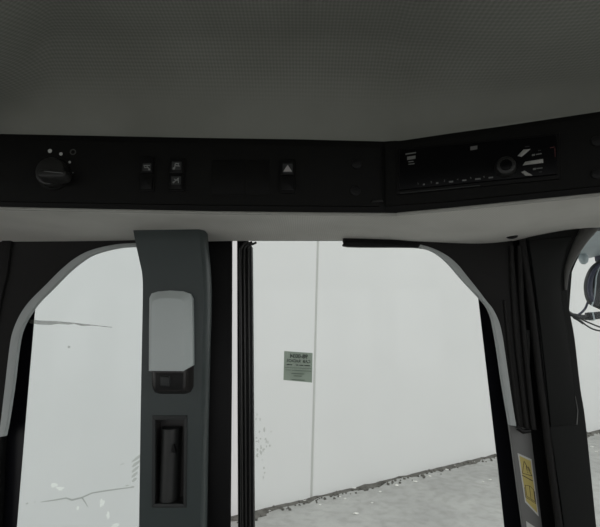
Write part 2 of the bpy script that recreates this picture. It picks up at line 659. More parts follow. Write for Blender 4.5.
CL, CR_, CN, CFAR = -1.15, 0.98, -0.85, 0.885
FL = H - 1.25
bm = B(); box(bm, (CL, CN, FL - 0.06), (CR_, CFAR, FL))
struct('floor_cab', bm, mat('cab_floor_bounce', (0.42, 0.42, 0.41), 0.8), 'unseen grey cab floor below the view, lightened to bounce light up', 'floor')  # unseen floor, colour lightened to bounce light onto ceiling and valance
bm = B(); box(bm, (CL, CN, H + 0.43), (CR_, CFAR + 0.02, H + 0.49), 0.01)
struct('roof', bm, M['panel'], 'dark outer roof shell above the headliner', 'roof')
# unseen rear and near cab walls added for light control, window openings sized for it
bm = B()
box(bm, (CL - .05, CN - .05, FL), (CR_, CN, H - 0.50)); box(bm, (CL - .05, CN - .05, H + 0.22), (CR_, CN, H + 0.435))
for x in (CL, -0.35, 0.45, CR_ - .12):
    box(bm, (x - .04, CN - .05, H - 0.51), (x + .1, CN, H + 0.23))
struct('wall_near', bm, M['panel'], 'unseen dark cab side panel behind the viewer, window openings sized for inside light', 'wall')
bm = B()
box(bm, (CL - .05, CN, FL), (CL, CFAR, H - 0.8)); box(bm, (CL - .05, CN, H + 0.2), (CL, CFAR, H + 0.435))
box(bm, (CL - .05, 0.6, H - 0.81), (CL, CFAR, H + 0.21))
struct('wall_rear', bm, M['panel'], 'unseen dark rear cab panel, wide window opening sized for inside light', 'wall')
bm = B(); box(bm, (CR_, CN - .05, FL), (CR_ + .05, 0.5, H - 0.95))  # unseen panel, lowered to let more ground light inside
struct('wall_front', bm, M['panel'], 'unseen dark front cab panel under the windshield, kept low to let light in', 'wall')
bm = B(); box(bm, (CL, 0.845, FL), (0.62, CFAR, H - 1.0))  # unseen too, cut low so ground light reaches the ceiling
struct('wall_side', bm, M['panel'], 'unseen dark cab panel below the side windows, kept low to let light in', 'wall')

bm = B(); box(bm, (CL, 0.835, H + 0.19), (0.60, CFAR, H + 0.435))  # unseen beam added to stop daylight leaking in over the valance
struct('beam', bm, M['panel'], 'unseen dark roof beam behind the valance, added to keep daylight out', 'beam')
# ---------------------------------------------------------------- console planes
LP = side(0.57)
bl0 = LP.w(*LP.px(386, 213)); 
ca = math.radians(20)
RP = Fr((bl0.x, 0.57, H), (math.cos(ca), -math.sin(ca), 0), (0, 0, 1))
# front polylines in world: console top and bottom edges
Ltop = [LP.w(*LP.px(x, y)) for x, y in ((-260, 126), (-120, 129), (0, 132.5), (100, 134.5), (200, 136.5), (300, 138), (387, 140.2))]
Lbot = [LP.w(*LP.px(x, y)) for x, y in ((-260, 203), (-120, 205), (0, 207.5), (100, 209.5), (200, 211.5), (300, 212.8), (387, 213.5))]
Rtop = [RP.w(*RP.px(x, y)) for x, y in ((400, 139.5), (450, 132), (500, 125), (550, 117.5), (600, 110), (680, 98), (800, 80))]
Rbot = [RP.w(*RP.px(x, y)) for x, y in ((400, 213), (425, 210.8), (450, 208.5), (500, 203.5), (550, 198.5), (600, 193.5), (680, 185.5), (800, 174))]

# ---------------------------------------------------------------- headliner (ceiling)
front = Ltop + Rtop
# clean, evenly smoothed front line
NI, NJ = 150, 110
cum = [0]
for a, b in zip(front, front[1:]):
    cum.append(cum[-1] + (b - a).length)


def along(line, cm, s):
    for i in range(len(line) - 1):
        if s <= cm[i + 1] or i == len(line) - 2:
            t = (s - cm[i]) / (cm[i + 1] - cm[i])
            return line[i].lerp(line[i + 1], t)


ZT = H + 0.312
ra = PZ(40, 72, ZT); rb = PZ(392, 72, ZT); rc = PZ(420, 5, ZT); rd = PZ(36, 5, ZT)


def sst(x):
    x = max(0.0, min(1.0, x))
    return x * x * (3 - 2 * x)


def flank(x, y):
    """the flat middle of the headliner falls away softly to both sides"""
    xl = rd.x + (ra.x - rd.x) * (y - rd.y) / (ra.y - rd.y)
    xr = rc.x + (rb.x - rc.x) * (y - rc.y) / (rb.y - rc.y)
    xl, xr = max(xl, -.34), min(xr, .2)
    dl, dr = max(0, xl + .015 - x), max(0, x - xr + .02)
    return 0.055 * (1 - math.exp(-(dl / .06) ** 1.5)) + 0.050 * (1 - math.exp(-(dr / .09) ** 1.5))


bm = B()
grid = []
for i in range(NI + 1):
    f = along(front, cum, cum[-1] * i / NI)
    row = []
    bx = f.x if f.x < 0.1 else f.x + 0.12 * (f.x - .1) / .3
    for j in range(NJ + 1):
        t = (j / NJ) ** 1.6
        y = f.y + (CN - f.y) * t
        x = f.x + (bx - f.x) * min(1, t * 2)
        d = f.y - y
        z = f.z + (ZT - f.z - flank(x, y)) * math.sin(math.pi / 2 * min(1, d / 0.062)) ** .9 + 0.016 * sst((d - .045) / .06) * (1 - flank(x, y) / .055)
        row.append(bm.verts.new((x, y, z)))
    grid.append([bm.verts.new((f.x, f.y + .035, f.z - .004)), bm.verts.new((f.x, f.y + .001, f.z - .003))] + row)
for i in range(NI):
    for j in range(NJ + 2):
        bm.faces.new((grid[i][j], grid[i + 1][j], grid[i + 1][j + 1], grid[i][j + 1]))
uvl = bm.loops.layers.uv.new('cloth')
cv = {}
for i, row in enumerate(grid):
    acc = 0.0
    for j, v in enumerate(row):
        if j:
            acc += (v.co - row[j - 1].co).length
        cv[v] = (cum[-1] * i / NI, acc)
for f_ in bm.faces:
    for l in f_.loops:
        l[uvl].uv = cv[l.vert]
# thickness: a back skin 10 mm higher, joined round the border
back = [[bm.verts.new(v.co + Vector((0, 0, .010))) for v in row] for row in grid]
ni, nj = len(grid), len(grid[0])
for i in range(ni - 1):
    for j in range(nj - 1):
        bm.faces.new((back[i][j], back[i][j + 1], back[i + 1][j + 1], back[i + 1][j]))
for i in range(ni - 1):
    for j in (0, nj - 1):
        bm.faces.new((grid[i][j], grid[i + 1][j], back[i + 1][j], back[i][j]))
for j in range(nj - 1):
    for i in (0, ni - 1):
        bm.faces.new((grid[i][j], grid[i][j + 1], back[i][j + 1], back[i][j]))
struct('ceiling', bm, M['headliner'], 'mesh cloth headliner, shade put into its dark grey, with a shallow rectangular recess overhead', 'headliner')

# ---------------------------------------------------------------- overhead console
con = thing('overhead_console', (LP.w(0, 0).x, 0.60, Lbot[3].z), 'long black overhead control console running under the headliner and bending at the radio', 'console')


def console_part(fr, lt, lb, name, m, h0=-0.010, h1=0.0, bevel=0.003):
    uv = lambda p: ((p - fr.O).dot(fr.u), (p - fr.O).dot(fr.v))
    pts = [uv(p) for p in lb] + [uv(p) for p in lt[::-1]]
    bm = B(); prism(bm, fr, pts, h0, h1, bevel)
    return obj(name, bm, m, con)


console_part(LP, Ltop, Lbot, 'housing', M['console_edge'])
console_part(RP, [RP.w(-0.003, RP.px(387, 140)[1])] + Rtop, [RP.w(-0.003, RP.px(387, 213)[1])] + Rbot, 'housing', M['console_edge'])
# raised fascia panels with a groove all round
fl = B(); prism(fl, LP, LP.pxs([(-250, 198), (0, 202), (200, 205.5), (379, 207), (381, 205), (381, 149), (379, 146.5), (200, 143.5), (0, 140), (-250, 135)]), 0.0, 0.0035, 0.0015)
fascia_l = obj('fascia', fl, M['console'], con)
fr_ = B(); prism(fr_, RP, RP.pxs([(386, 206.5), (450, 202), (600, 186.5), (790, 167), (790, 90), (600, 117), (450, 139), (386, 147.5)]), 0.0, 0.0035, 0.0015)
fascia_r = obj('fascia', fr_, M['console'], con)
HF = 0.0035
# faint blank covers
for x0, x1 in ((212, 244), (246, 270)):
    b = B(); prism(b, LP, LP.pxs([(x0, 195), (x1, 195), (x1, 160), (x0, 160)], HF), HF - .0005, HF + 0.0010, 0.0006)
    obj('blank_cover', b, M['console_edge'], con)
# round plugs
for fr, x, y, r in ((LP, 356.5, 164, 5.2), (LP, 355.5, 191, 5.2), (RP, 597, 141, 6.5), (RP, 597, 174, 6.5)):
    u, v = fr.px(x, y, HF)
    k = fr.px(x + 1, y, HF)[0] - u
    b = B(); prism(b, fr, disc(u, v, r * k), HF - .0005, HF + 0.0016, 0.0012)
    prism(b, fr, rrect(u, v, r * k * 1.1, r * k * .25, r * k * .1), HF + .0010, HF + 0.0022)
    obj('round_plug', b, M['plug'], con)
# glint modelled as a small raised tab near the corner
b = B(); prism(b, LP, LP.pxs([(371, 202.5), (383, 202), (382, 199.8), (373, 200.3)], HF), HF - .0005, HF + .0020, .0006)
obj('glint_tab', b, M['knob'], con)

# ---------------------------------------------------------------- rotary switch
KX, KY = 51, 172
ku, kv = LP.px(KX, KY, 0.012)
kk = LP.px(KX + 1, KY, 0.012)[0] - ku
rs = thing('rotary_switch', LP.w(ku, kv - 16 * kk, HF), 'round black rotary knob with white setting dots at the left of the console', 'knob')
b = B(); prism(b, LP, disc(ku, kv, 17 * kk, 40), HF, HF + .002, .001)
obj('base_ring', b, M['console_edge'], rs)
b = B(); prism(b, LP, disc(ku, kv, 15.2 * kk, 40), HF + .002, HF + .013, .0025, top=disc(ku, kv, 14.4 * kk, 40))
knob = obj('knob', b, M['knob'], rs)
b = B()
ku2, kv2 = LP.px(51.5, 173, HF + .024)
gp = [(-13.5, -1.5), (-12, 4.0), (0, 6), (14, 3), (15, -3), (12, -7), (0, -8), (-12, -6.5)]
gp = smooth([(ku2 + x * kk, kv2 + y * kk) for x, y in gp], 4, True)
gt = [(ku2 + (u - ku2) * .93, kv2 + (v - kv2) * .55) for u, v in gp]
prism(b, LP, gp, HF + .0125, HF + .026, .0015, top=gt)
obj('grip', b, M['knob'], knob)
b = B(); prism(b, LP, [(ku2 - 6.5 * kk, kv2 + .9 * kk), (ku2 + 12 * kk, kv2 - 1.2 * kk), (ku2 + 12 * kk, kv2 - .4 * kk), (ku2 - 6.5 * kk, kv2 + 1.5 * kk)], HF + .0255, HF + .0265)
tag(obj('pointer_line', b, M['mark_dim'], knob), 'thin pale pointer line')
for x, y, r in ((50, 151, 2.1), (61, 154, 1.7), (69.8, 162.2, 1.25), (73, 172.8, .7)):
    u, v = LP.px(x, y, HF)
    b = B(); prism(b, LP, disc(u, v, r * kk, 16), HF - .0003, HF + .0004)
    tag(obj('scale_dot', b, M['mark'] if r > 1 else M['mark_dim'], rs), 'white setting dot')
u, v = LP.px(73, 152, HF)
b = B()
for k in range(20):
    a0, a1 = 2 * math.pi * k / 20, 2 * math.pi * (k + 1) / 20
    q = [(u + r_ * kk * math.cos(a), v + r_ * kk * math.sin(a)) for r_, a in ((2.0, a0), (3.2, a0), (3.2, a1), (2.0, a1))]
    prism(b, LP, q, HF - .0003, HF + .0004)
obj('symbol', b, mat('dim_symbol', (0.05, 0.052, 0.045), 0.6), rs)


# ---------------------------------------------------------------- rocker switches
def icon_wiper(bm, u, v, s, kind):
    def bar(pts, w):
        ribbon(bm, LP, [(u + x * s, v + y * s) for x, y in pts], [w * s] * len(pts), IH - .0002, IH + .0003)
    if kind == 0:
        bar([(-4, 2.2), (4, 2.2)], 1.0); bar([(-3.4, 2.2), (-2.6, -.6)], .8); bar([(-2.4, -.6), (2.4, -.6)], .9); bar([(0, 2), (1, -.6), (4, -3)], .9)
        prism(bm, LP, disc(u + 3.2 * s, v - 2.8 * s, 1.3 * s, 10), IH - .0002, IH + .0003)
    elif kind == 1:
        bar([(-2, -3), (-1.4, 2.6)], 1.1); bar([(-1.4, 2.8), (2.6, 2.4)], 1.1); bar([(-1, .2), (3.6, -.4)], 1.0); bar([(1.8, 2), (2.4, -.4)], .8)
        prism(bm, LP, disc(u - 2.8 * s, v - 3 * s, 1.4 * s, 10), IH - .0002, IH + .0003)
    else:
        bar([(-2.8, -2.2), (.6, .4), (2.8, 2.8)], 1.0); bar([(2.4, 2.4), (2.8, -3)], .9); bar([(-2, 1.4), (2.4, -.4)], .8)
        prism(bm, LP, disc(u - 2.6 * s, v - 2.2 * s, 1.1 * s, 10), IH - .0002, IH + .0003)


IH = HF + .0050


def rocker(x0, x1, y0, y1, label, icons, group=None):
    cx, cy = (x0 + x1) / 2, (y0 + y1) / 2
    u0, v0 = LP.px(x0, y1, HF); u1, v1 = LP.px(x1, y0, HF)
    uc, vc, w, h = (u0 + u1) / 2, (v0 + v1) / 2, u1 - u0, v1 - v0
    t = thing('rocker_switch', LP.w(uc, v0, HF), label, 'switch', group)
    b = B(); prism(b, LP, rrect(uc, vc, w + .004, h + .004, .002), HF - .0005, HF + .0018, .0008)
    obj('bezel', b, M['console_edge'], t)
    for k, sy in enumerate((1, -1)):     # the two halves of the rocker
        b = B(); prism(b, LP, rrect(uc, vc + sy * h / 4, w, h / 2 - .0008, .0012), HF + .001, IH if sy > 0 else IH - .0006, .0008)
        o = obj('paddle', b, M['rocker'], t)
        for (ky, kind) in icons:
            if ky != sy:
                continue
            vv = vc + sy * h / 4 - (.0 if sy > 0 else -.0015) - (.0034 if kind == 0 else 0)
            s = w / 13.5
            hh = IH if sy > 0 else IH - .0006
            if kind == 'tri':
                b = B()
                prism(b, LP, rrect(uc, vv - .0015, w * .72, w * .72, .001), hh - .0003, hh + .0002)
                obj('icon_field', b, M['icon_field'], o)
                b = B(); a = 4.3 * s
                T = [(uc - a, vv - .0015 - a * .75), (uc + a, vv - .0015 - a * .75), (uc, vv - .0015 + a * .85)]
                prism(b, LP, T, hh, hh + .0004)
                tag(obj('hazard_triangle', b, mat('hazard_print', (0.42, 0.41, 0.40), 0.6), o), 'pale hazard triangle')
            else:
                b = B(); prism(b, LP, rrect(uc, vv, w * .72, w * .64, .001), hh - .0003, hh + .0002)
                obj('icon_field', b, M['icon_field'], o)
                b = B(); icon_wiper(b, uc, vv, s * .92, kind)
                tag(obj('icon', b, mat('icon_print', (0.27, 0.28, 0.27), 0.6), o), 'small pale pictogram')
    return t


rocker(141, 154.5, 158, 190.5, 'narrow black rocker switch with one pale icon on its upper half only', [(1, 0)])
rocker(170, 184.5, 159.5, 190.5, 'black rocker switch with a pale icon on both halves', [(1, 1), (-1, 2)])
rocker(280.8, 294.6, 161, 192, 'black hazard rocker switch with a pale warning triangle', [(1, 'tri')])

# ---------------------------------------------------------------- radio
ro = RP.w(*RP.px(478, 190), HF)
rad = thing('car_radio', ro, 'glossy black car radio with round volume knob and silver keys set in the console', 'radio')
b = B(); prism(b, RP, RP.pxs([(397, 195.5), (559, 179.5), (559, 133.5), (397, 149)], HF), HF - .0005, HF + .0035, .0012)
obj('surround', b, M['console_edge'], rad)
b = B(); prism(b, RP, RP.pxs([(400, 191.5), (556, 176), (556, 137), (400, 151.5)], HF), HF, HF + .0075, .0015)
face = obj('faceplate', b, M['radio'], rad)
RH = HF + .0075
b = B(); prism(b, RP, RP.pxs([(400, 193.8), (480, 186), (480, 185.2), (400, 193)], HF + .0035), HF + .003, HF + .0045)
obj('lower_edge', b, M['insert'], rad)
u, v = RP.px(506, 164.8, RH + .012)
k = (RP.px(507, 164.8, RH + .012)[0] - u)
b = B(); prism(b, RP, disc(u, v, 11.5 * k, 36), RH - .001, RH + .012, .003, top=disc(u, v, 10.2 * k, 36))
kn = obj('volume_knob', b, M['knob'], rad)
b = B(); prism(b, RP, disc(u, v, 6.5 * k, 30), RH + .011, RH + .0128, .001)
obj('knob_cap', b, M['radio'], kn)
for pts in ([(517.5, 156), (523.5, 149.8), (530.5, 149.2), (521.5, 157)], [(522.8, 165.5), (525, 162), (543, 159), (543.2, 163)], [(521, 172.2), (524.5, 170.8), (532.5, 175.5), (525.5, 175.8)]):
    b = B(); prism(b, RP, RP.pxs(pts, RH), RH - .0005, RH + .0012, .0004)
    tag(obj('silver_key', b, M['silver'], rad), 'silver radio key')


def marks(name, rects, m, lab=None, lift=.0003):
    for pts in rects:
        b = B(); prism(b, RP, RP.pxs(pts, RH), RH - .0004, RH + lift)
        o = obj(name, b, m, rad)
        if lab:
            tag(o, lab)


def bar(x0, y0, x1, y1, w):
    return [(x0, y0 + w / 2), (x1, y1 + w / 2), (x1, y1 - w / 2), (x0, y0 - w / 2)]


marks('print_mark', [bar(405.5, 154.2, 416, 152.6, 1.2), bar(407.2, 158.4, 415.5, 157.1, 3.2), bar(408.5, 161.9, 413.5, 161.4, .9), bar(408.5, 164.4, 414.5, 163.6, .9)],
      mat('radio_print', (0.17, 0.175, 0.165), 0.6), 'pale printed mark')
marks('print_mark', [bar(470.3, 148.5, 477.3, 147.4, 3.6)], mat('radio_print_dim', (0.14, 0.14, 0.135), 0.6), 'pale printed mark')
marks('print_mark', [bar(532, 155.2, 535, 154.7, 1.8), bar(536, 154.6, 541.5, 153.6, 1.0), bar(533, 169.2, 536, 168.8, 1.8), bar(536.5, 168.6, 542.4, 167.9, 1.0)], M['mark_dim'], 'pale printed mark')
marks('print_mark', [bar(525, 147, 529.5, 146.3, .8), bar(538, 150.8, 541, 150.3, .8), bar(539, 172, 542, 171.7, .8)], M['icon_field'])
for i, n_ in enumerate('123456'):
    x = 418 + i * 13.2
    y = 183.7 - i * 1.38
    u, v = RP.px(x, y, RH)
    ks = RP.px(x + 1, y, RH)[0] - u
    b = text_bm(n_, RP, u, v, 2.0 * ks, RH - .0003, RH + .0003)
    obj('preset_number', b, M['mark_dim'], rad)
    w_ = (1.8, 2.2, 4.2, 4.2, 5.4, 4.6)[i]
    marks('preset_mark', [bar(x + 5.2 - w_ * .15, y + 1.0, x + 5.2 + w_ * .85, y + .6, 1.5)], M['mark_dim'])
marks('red_print', [bar(550, 147.8, 554.5, 147, .9), [(554.8, 157), (555.4, 156.8), (555.2, 148), (554.4, 148.2)]], M['red'], 'faint dark red corner mark')

# ---------------------------------------------------------------- padded valance below the console
YB = 0.82
vf = Lbot + Rbot
vb = [PY(-260, 247, YB), PY(-120, 246, YB), PY(0, 245, YB), PY(100, 244, YB), PY(200, 241.5, YB), PY(300, 240.5, YB), PY(381, 241, YB), PY(408, 242.4, YB), PY(440, 243.6, YB),
      PY(478, 244.5, .82), PY(510, 241.5, .81), PY(540, 235, .80), PY(572, 229.5, .78), PY(610, 227, .745), PY(700, 224, .66)]
NS = 220


def cumlen(l):
    c = [0]
    for a, b in zip(l, l[1:]):
        c.append(c[-1] + (b - a).length)
    return c


vfs, vbs = smooth([tuple(p) for p in vf], 8), smooth([tuple(p) for p in vb], 8)
bm = B(); rows = []
prof = [0, .02, .06, .12, .2, .3, .4, .5, .6, .7, .8, .88, .94, .98, 1.0]
for i in range(len(vfs)):
    a, b_ = vfs[i], vbs[i]
    a = a + Vector((0, -0.001, -0.0005))
    row = []
    for s in prof:
        p = a.lerp(b_, s)
        x = s
        kz = sst((a.x - .02) / .2)
        p.z += (0.0085 * (1 - kz) - 0.008 * kz) * math.sin(math.pi * x) * (1 if s < 1 else 0)
        row.append(bm.verts.new(p))
    row.append(bm.verts.new(b_ + Vector((0, .0, .06))))
    row.append(bm.verts.new(a + Vector((0, .055, .06))))
    row.append(bm.verts.new(a + Vector((0, .012, .004))))
    rows.append(row)
nr = len(rows[0])
for a, b_ in zip(rows, rows[1:]):
    for k in range(nr):
        bm.faces.new((a[k], b_[k], b_[(k + 1) % nr], a[(k + 1) % nr]))
uvl = bm.loops.layers.uv.new('cloth')
acc_u, cv = 0.0, {}
for i, row in enumerate(rows):
    if i:
        acc_u += (row[0].co - rows[i - 1][0].co).length
    acc = 0.0
    for j, v in enumerate(row):
        if j:
            acc += (v.co - row[j - 1].co).length
        cv[v] = (v.co.x, v.co.y)
for f_ in bm.faces:
    for l in f_.loops:
        l[uvl].uv = cv[l.vert]
bm.faces.new(rows[0]); bm.faces.new(rows[-1][::-1])
val = struct('trim_2', bm, M['valance'], 'padded valance, window light put into its light grey, curving below the black console above the windows', 'trim')
bd = B(); tube(bd, [p + Vector((0, .0005, -.0012)) for p in vfs], .0022, 8)
obj('edge_bead', bd, mat('highlight_bead_grey', (0.42, 0.42, 0.39), 0.5), val)  # added bead giving the front lip its bright highlight line
# small dark plug near its right end
from mathutils.bvhtree import BVHTree
vbm = bmesh.new(); vbm.from_mesh(val.data)
for q_ in vbm.verts:
    q_.co += val.location
hp = BVHTree.FromBMesh(vbm).ray_cast(CAM, ray(512, 236.5).normalized())[0]
vbm.free()
b = B()
bmesh.ops.create_uvsphere(b, u_segments=18, v_segments=10, radius=1.0, matrix=Matrix.Translation(hp + Vector((0, 0, .0))) @ Matrix.Diagonal((.009, .009, .004, 1)))
tag(obj('plug', b, M['plug'], val), 'small dark round plug')

# ---------------------------------------------------------------- left side window
SF = side(0.86)       # glass plane
TF = side(0.80)       # trim plane
BF = side(0.83)
b = B(); prism(b, SF, SF.pxs([(-330, 900), (185, 900), (185, 236), (-330, 236)]), -0.003, 0.003)
tag(obj('window_1', b, M['glass_side']), 'fixed side window left of the lamp pillar with a pale smear across it', 'window', kind='structure')
win1 = bpy.data.objects['window_1']
b = B(); prism(b, SF, SF.pxs([(-40, 640), (8.5, 640), (18, 527), (28, 405), (37, 300), (42, 236), (-40, 236)]), 0.003, 0.0038)
obj('dark_border', b, M['frit'], win1)
b = B()
sm_t = [(25, 316), (31, 319.5), (40, 320.5), (55, 321), (72, 322.5), (90, 324.5), (112, 327)]
sm_b = [(26, 318), (30, 323), (38, 324.5), (50, 325), (58, 324), (68, 324.6), (74, 324), (82, 326), (92, 325.6), (112, 327.6)]
prism(b, SF, SF.pxs(sm_t, .0042) + SF.pxs(sm_b, .0042)[::-1], 0.0040, 0.0044)
obj('smear', b, M['smear'], win1)

# corner trim with its grey rim
out_l = smooth([(150, 243), (120, 244), (95, 249), (78, 256.5), (62, 269), (46, 285), (31, 300), (22, 312), (15.5, 325), (11.5, 338), (9, 355), (5.5, 385), (2, 415), (-1, 437)], 5)
in_l = smooth([(150, 246.5), (122, 247.5), (98, 253), (84, 260), (69, 272), (53, 288), (39, 302), (31, 313), (25, 323), (20.5, 335), (17.5, 352), (13.5, 385), (8.5, 418), (5, 436)], 5)
b = B()
poly = TF.pxs(out_l) + TF.pxs([(-2, 442), (-60, 446), (-330, 446), (-330, 232), (150, 232)])
prism(b, TF, poly, -0.008, 0.0, 0.002)
ct = struct('trim_3', b, M['trim'], 'black corner trim at the upper left of the left window with grey rim', 'trim')
b = B(); prism(b, TF, TF.pxs(strip(out_l, in_l), 0.0), -0.006, 0.0025, 0.0015)
tag(obj('rim', b, M['rim'], ct), 'grey rounded edge strip')
b = B(); prism(b, TF, TF.pxs([(13.5, 238), (9, 275), (3, 300), (-4, 340), (-12, 440), (-32, 440), (-22, 340), (-12, 300), (-4, 275), (4, 238)]), -0.001, 0.006, 0.003)
obj('rib', b, M['trim'], ct)
# the lower pillar behind it
b = B(); prism(b, BF, BF.pxs([(-160, 640), (-10, 640), (0, 430), (14, 236), (-160, 236)]), -0.02, 0.0, 0.002)
struct('trim_4', b, M['frame'], 'black cab post at the left edge below the corner trim', 'post')
# header over both windows
b = B(); prism(b, BF, BF.pxs([(-330, 242), (0, 242), (135, 241), (135, 225), (-330, 225)]), -0.05, 0.0)
struct('trim_5', b, M['frame'], 'black header above the left window', 'trim')

# ---------------------------------------------------------------- black post beside the door gap
b = B(); prism(b, BF, BF.pxs([(150, 640), (229.6, 640), (230, 527), (231.2, 380), (231.7, 232), (150, 232)]), -0.010, 0.0, 0.002)
struct('trim_6', b, M['frame'], 'flat black steel door post right of the lamp pillar', 'post')
PF = side(0.826)
b = B(); prism(b, PF, PF.pxs([(203, 640), (206.5, 640), (207, 500), (208, 232), (204, 232)]), 0.0, 0.008, 0.002)
obj('ridge', b, M['rubber'], bpy.data.objects['trim_6'])

# ---------------------------------------------------------------- door: frame, seal, glass
door = thing('door_1', PY(370, 620, .85), 'glazed cab door with black rubber seal around the glass', 'door', kind='structure')
DF = side(0.85)
b = B(); prism(b, DF, DF.pxs([(238.2, 640), (254, 640), (253.8, 527), (252.3, 300), (251.8, 246), (248, 240), (236.8, 240), (237.2, 400)]), -0.022, 0.0, 0.003)
obj('stile', b, M['frame'], door)
# ridged rubber seal: three beads running up and turning over the top corner
for k, (x0, x1, r_) in enumerate(((240.6, 242.3, .0030), (244.4, 246.0, .0026), (248.6, 249.8, .0022))):
    path = [DF.w(*DF.px(x1 + 1, 640), .002), DF.w(*DF.px(x1, 527), .002), DF.w(*DF.px(x0 + .9, 400), .002), DF.w(*DF.px(x0 + .2, 300), .002),
            DF.w(*DF.px(x0, 256 - k * 1), .002), DF.w(*DF.px(x0 + 1.2, 248 - k), .002), DF.w(*DF.px(x0 + 5, 243.4 + k * .3), .002), DF.w(*DF.px(x0 + 8, 242.0 + k * .3), .002)]
    b = B(); tube(b, smooth([tuple(p) for p in path], 6), r_, 10)
    obj('seal_bead', b, M['rubber'], door)
GF = side(0.868)
b = B(); prism(b, GF, GF.pxs([(251.5, 900), (600, 900), (540, 640), (500, 430), (485, 236), (251, 236)]), -0.003, 0.003)
obj('door_glass', b, M['glass'], door)
b = B(); prism(b, GF, GF.pxs([(519, 640), (503.5, 527), (497, 466), (487, 380), (477, 294), (471, 236), (540, 236), (560, 640)]), 0.0030, 0.0038)
obj('dark_border', b, M['frit'], door)
b = B(); prism(b, DF, DF.pxs([(251, 239), (340, 239), (500, 241), (500, 225), (251, 225)]), -0.02, -0.006)
obj('top_rail', b, M['frame'], door)
b = B(); prism(b, DF, DF.pxs([(236, 900), (600, 900), (585, 830), (237.5, 830)]), -0.02, 0.0)
obj('bottom_rail', b, M['frame'], door)

# sticker on the outside of the door glass, its print facing out
OF = Fr((0, 0.8725, H), (-1, 0, 0), (0, 0, 1))     # n = +Y, outwards


def ofp(pts):
    return [(-u, v) for u, v in side(0.8725).pxs(pts)]


st = thing('window_sticker', side(0.8725).w(*side(0.8725).px(298, 382)), 'square green sticker on the door glass with its print seen reversed', 'sticker')
b = B(); prism(b, OF, ofp([(283.4, 380), (284.2, 351), (312.6, 353), (312, 382.6)]), 0.0, 0.0004)
obj('film', b, M['green'], st)
k = .872 / F
q = ofp([(298.8, 356.4)])[0]
cu = math.radians(-3.0)
OT = Fr(OF.w(*q), OF.u * math.cos(cu) + OF.v * math.sin(-cu) * -1 * -1, OF.v)
OT = Fr(OF.w(*q), OF.u + OF.v * 0.055, (0, 0, 1))
b = text_bm('98-0034', OT, 0, 0, 3.7 * k, -0.0003, 0.0007, bold=.05)
text_bm('CAB  RADIOS', OT, 0, -4.7 * k, 2.7 * k, -0.0003, 0.0007, bm=b, bold=.04)
obj('lettering', b, M['greenink'], st)


def lines(rows_, m, name):
    for y, segs, t in rows_:
        b = B()
        for x0, x1 in segs:
            prism(b, OT, [(x0 * k, (y - t / 2) * k), (x1 * k, (y - t / 2) * k), (x1 * k, (y + t / 2) * k), (x0 * k, (y + t / 2) * k)], -0.0003, 0.0007)
        obj(name, b, m, st)


lines([(-8.4, ((-11.5, -6), (-5, -1), (0, 2.5), (6.2, 11.5)), .9)], M['greenink'], 'print_line')
gi = mat('green_sticker_ink_dim', (0.125, 0.16, 0.125), 0.7)
lines([(-11.2, ((-13, 13.5),), .5), (-13.6, ((-13, 6), (7, 12)), .6), (-16.6, ((-6, 6.5),), .8), (-18.8, ((-4, 4),), .8), (-22.5, ((-7, 6),), .8)], gi, 'print_line')

# ---------------------------------------------------------------- right corner trim and its grey rim
b = B()
out_r = smooth([(343, 241.5), (360, 240), (400, 240), (420, 244.5), (433, 248.5), (446, 255), (457, 264), (466, 275), (476, 287.5), (486, 300.5), (493, 309.5), (498.5, 321), (501.5, 332), (504.5, 350), (508.5, 378), (512.5, 405), (516, 426)], 4)
in_r = smooth([(343.5, 243), (347.5, 246.8), (400, 247.3), (418, 247.8), (430, 250.3), (441, 257), (450, 265.5), (459, 276), (468, 286), (477, 295.5), (485.5, 305), (490.5, 315), (493.5, 327), (497.5, 350), (501.5, 378), (506, 405), (509.5, 425)], 4)
prism(b, TF, TF.pxs(out_r) + TF.pxs([(531, 430), (531, 426), (512, 232), (343, 232)]), -0.008, 0.0, 0.002)
rt = struct('trim_7', b, M['trim'], 'black corner trim at the upper right of the door glass with grey rim', 'trim')
b = B(); prism(b, TF, TF.pxs(strip(out_r[12:], in_r[12:]), 0), -0.006, 0.0025, 0.0014)
tag(obj('rim', b, M['rim'], rt), 'grey rounded edge strip')
b = B(); prism(b, TF, TF.pxs(strip(out_r[:14], in_r[:14]), 0), -0.006, 0.0020, 0.0008)
tag(obj('header_edge', b, M['frame'], rt), 'black straight top edge')
# vertical ridges on the trim
for pts, r_ in (([(511, 246), (513, 300), (517, 350), (523, 400), (526.5, 428)], .0042), ([(519, 246), (521, 300), (525, 350), (530, 400), (533, 429)], .0050), ([(504, 300), (509, 350), (515, 400), (518.5, 426)], .0025)):
    b = B(); tube(b, smooth([tuple(TF.w(*TF.px(*p), .001)) for p in pts], 5), r_, 12)
    obj('ridge', b, M['trim'], rt)
b = B(); tube(b, [TF.w(*TF.px(516, 427), .003), TF.w(*TF.px(522, 431), .004), TF.w(*TF.px(529, 430), .003)], .004, 10)
obj('end_cap', b, M['plug'], rt)

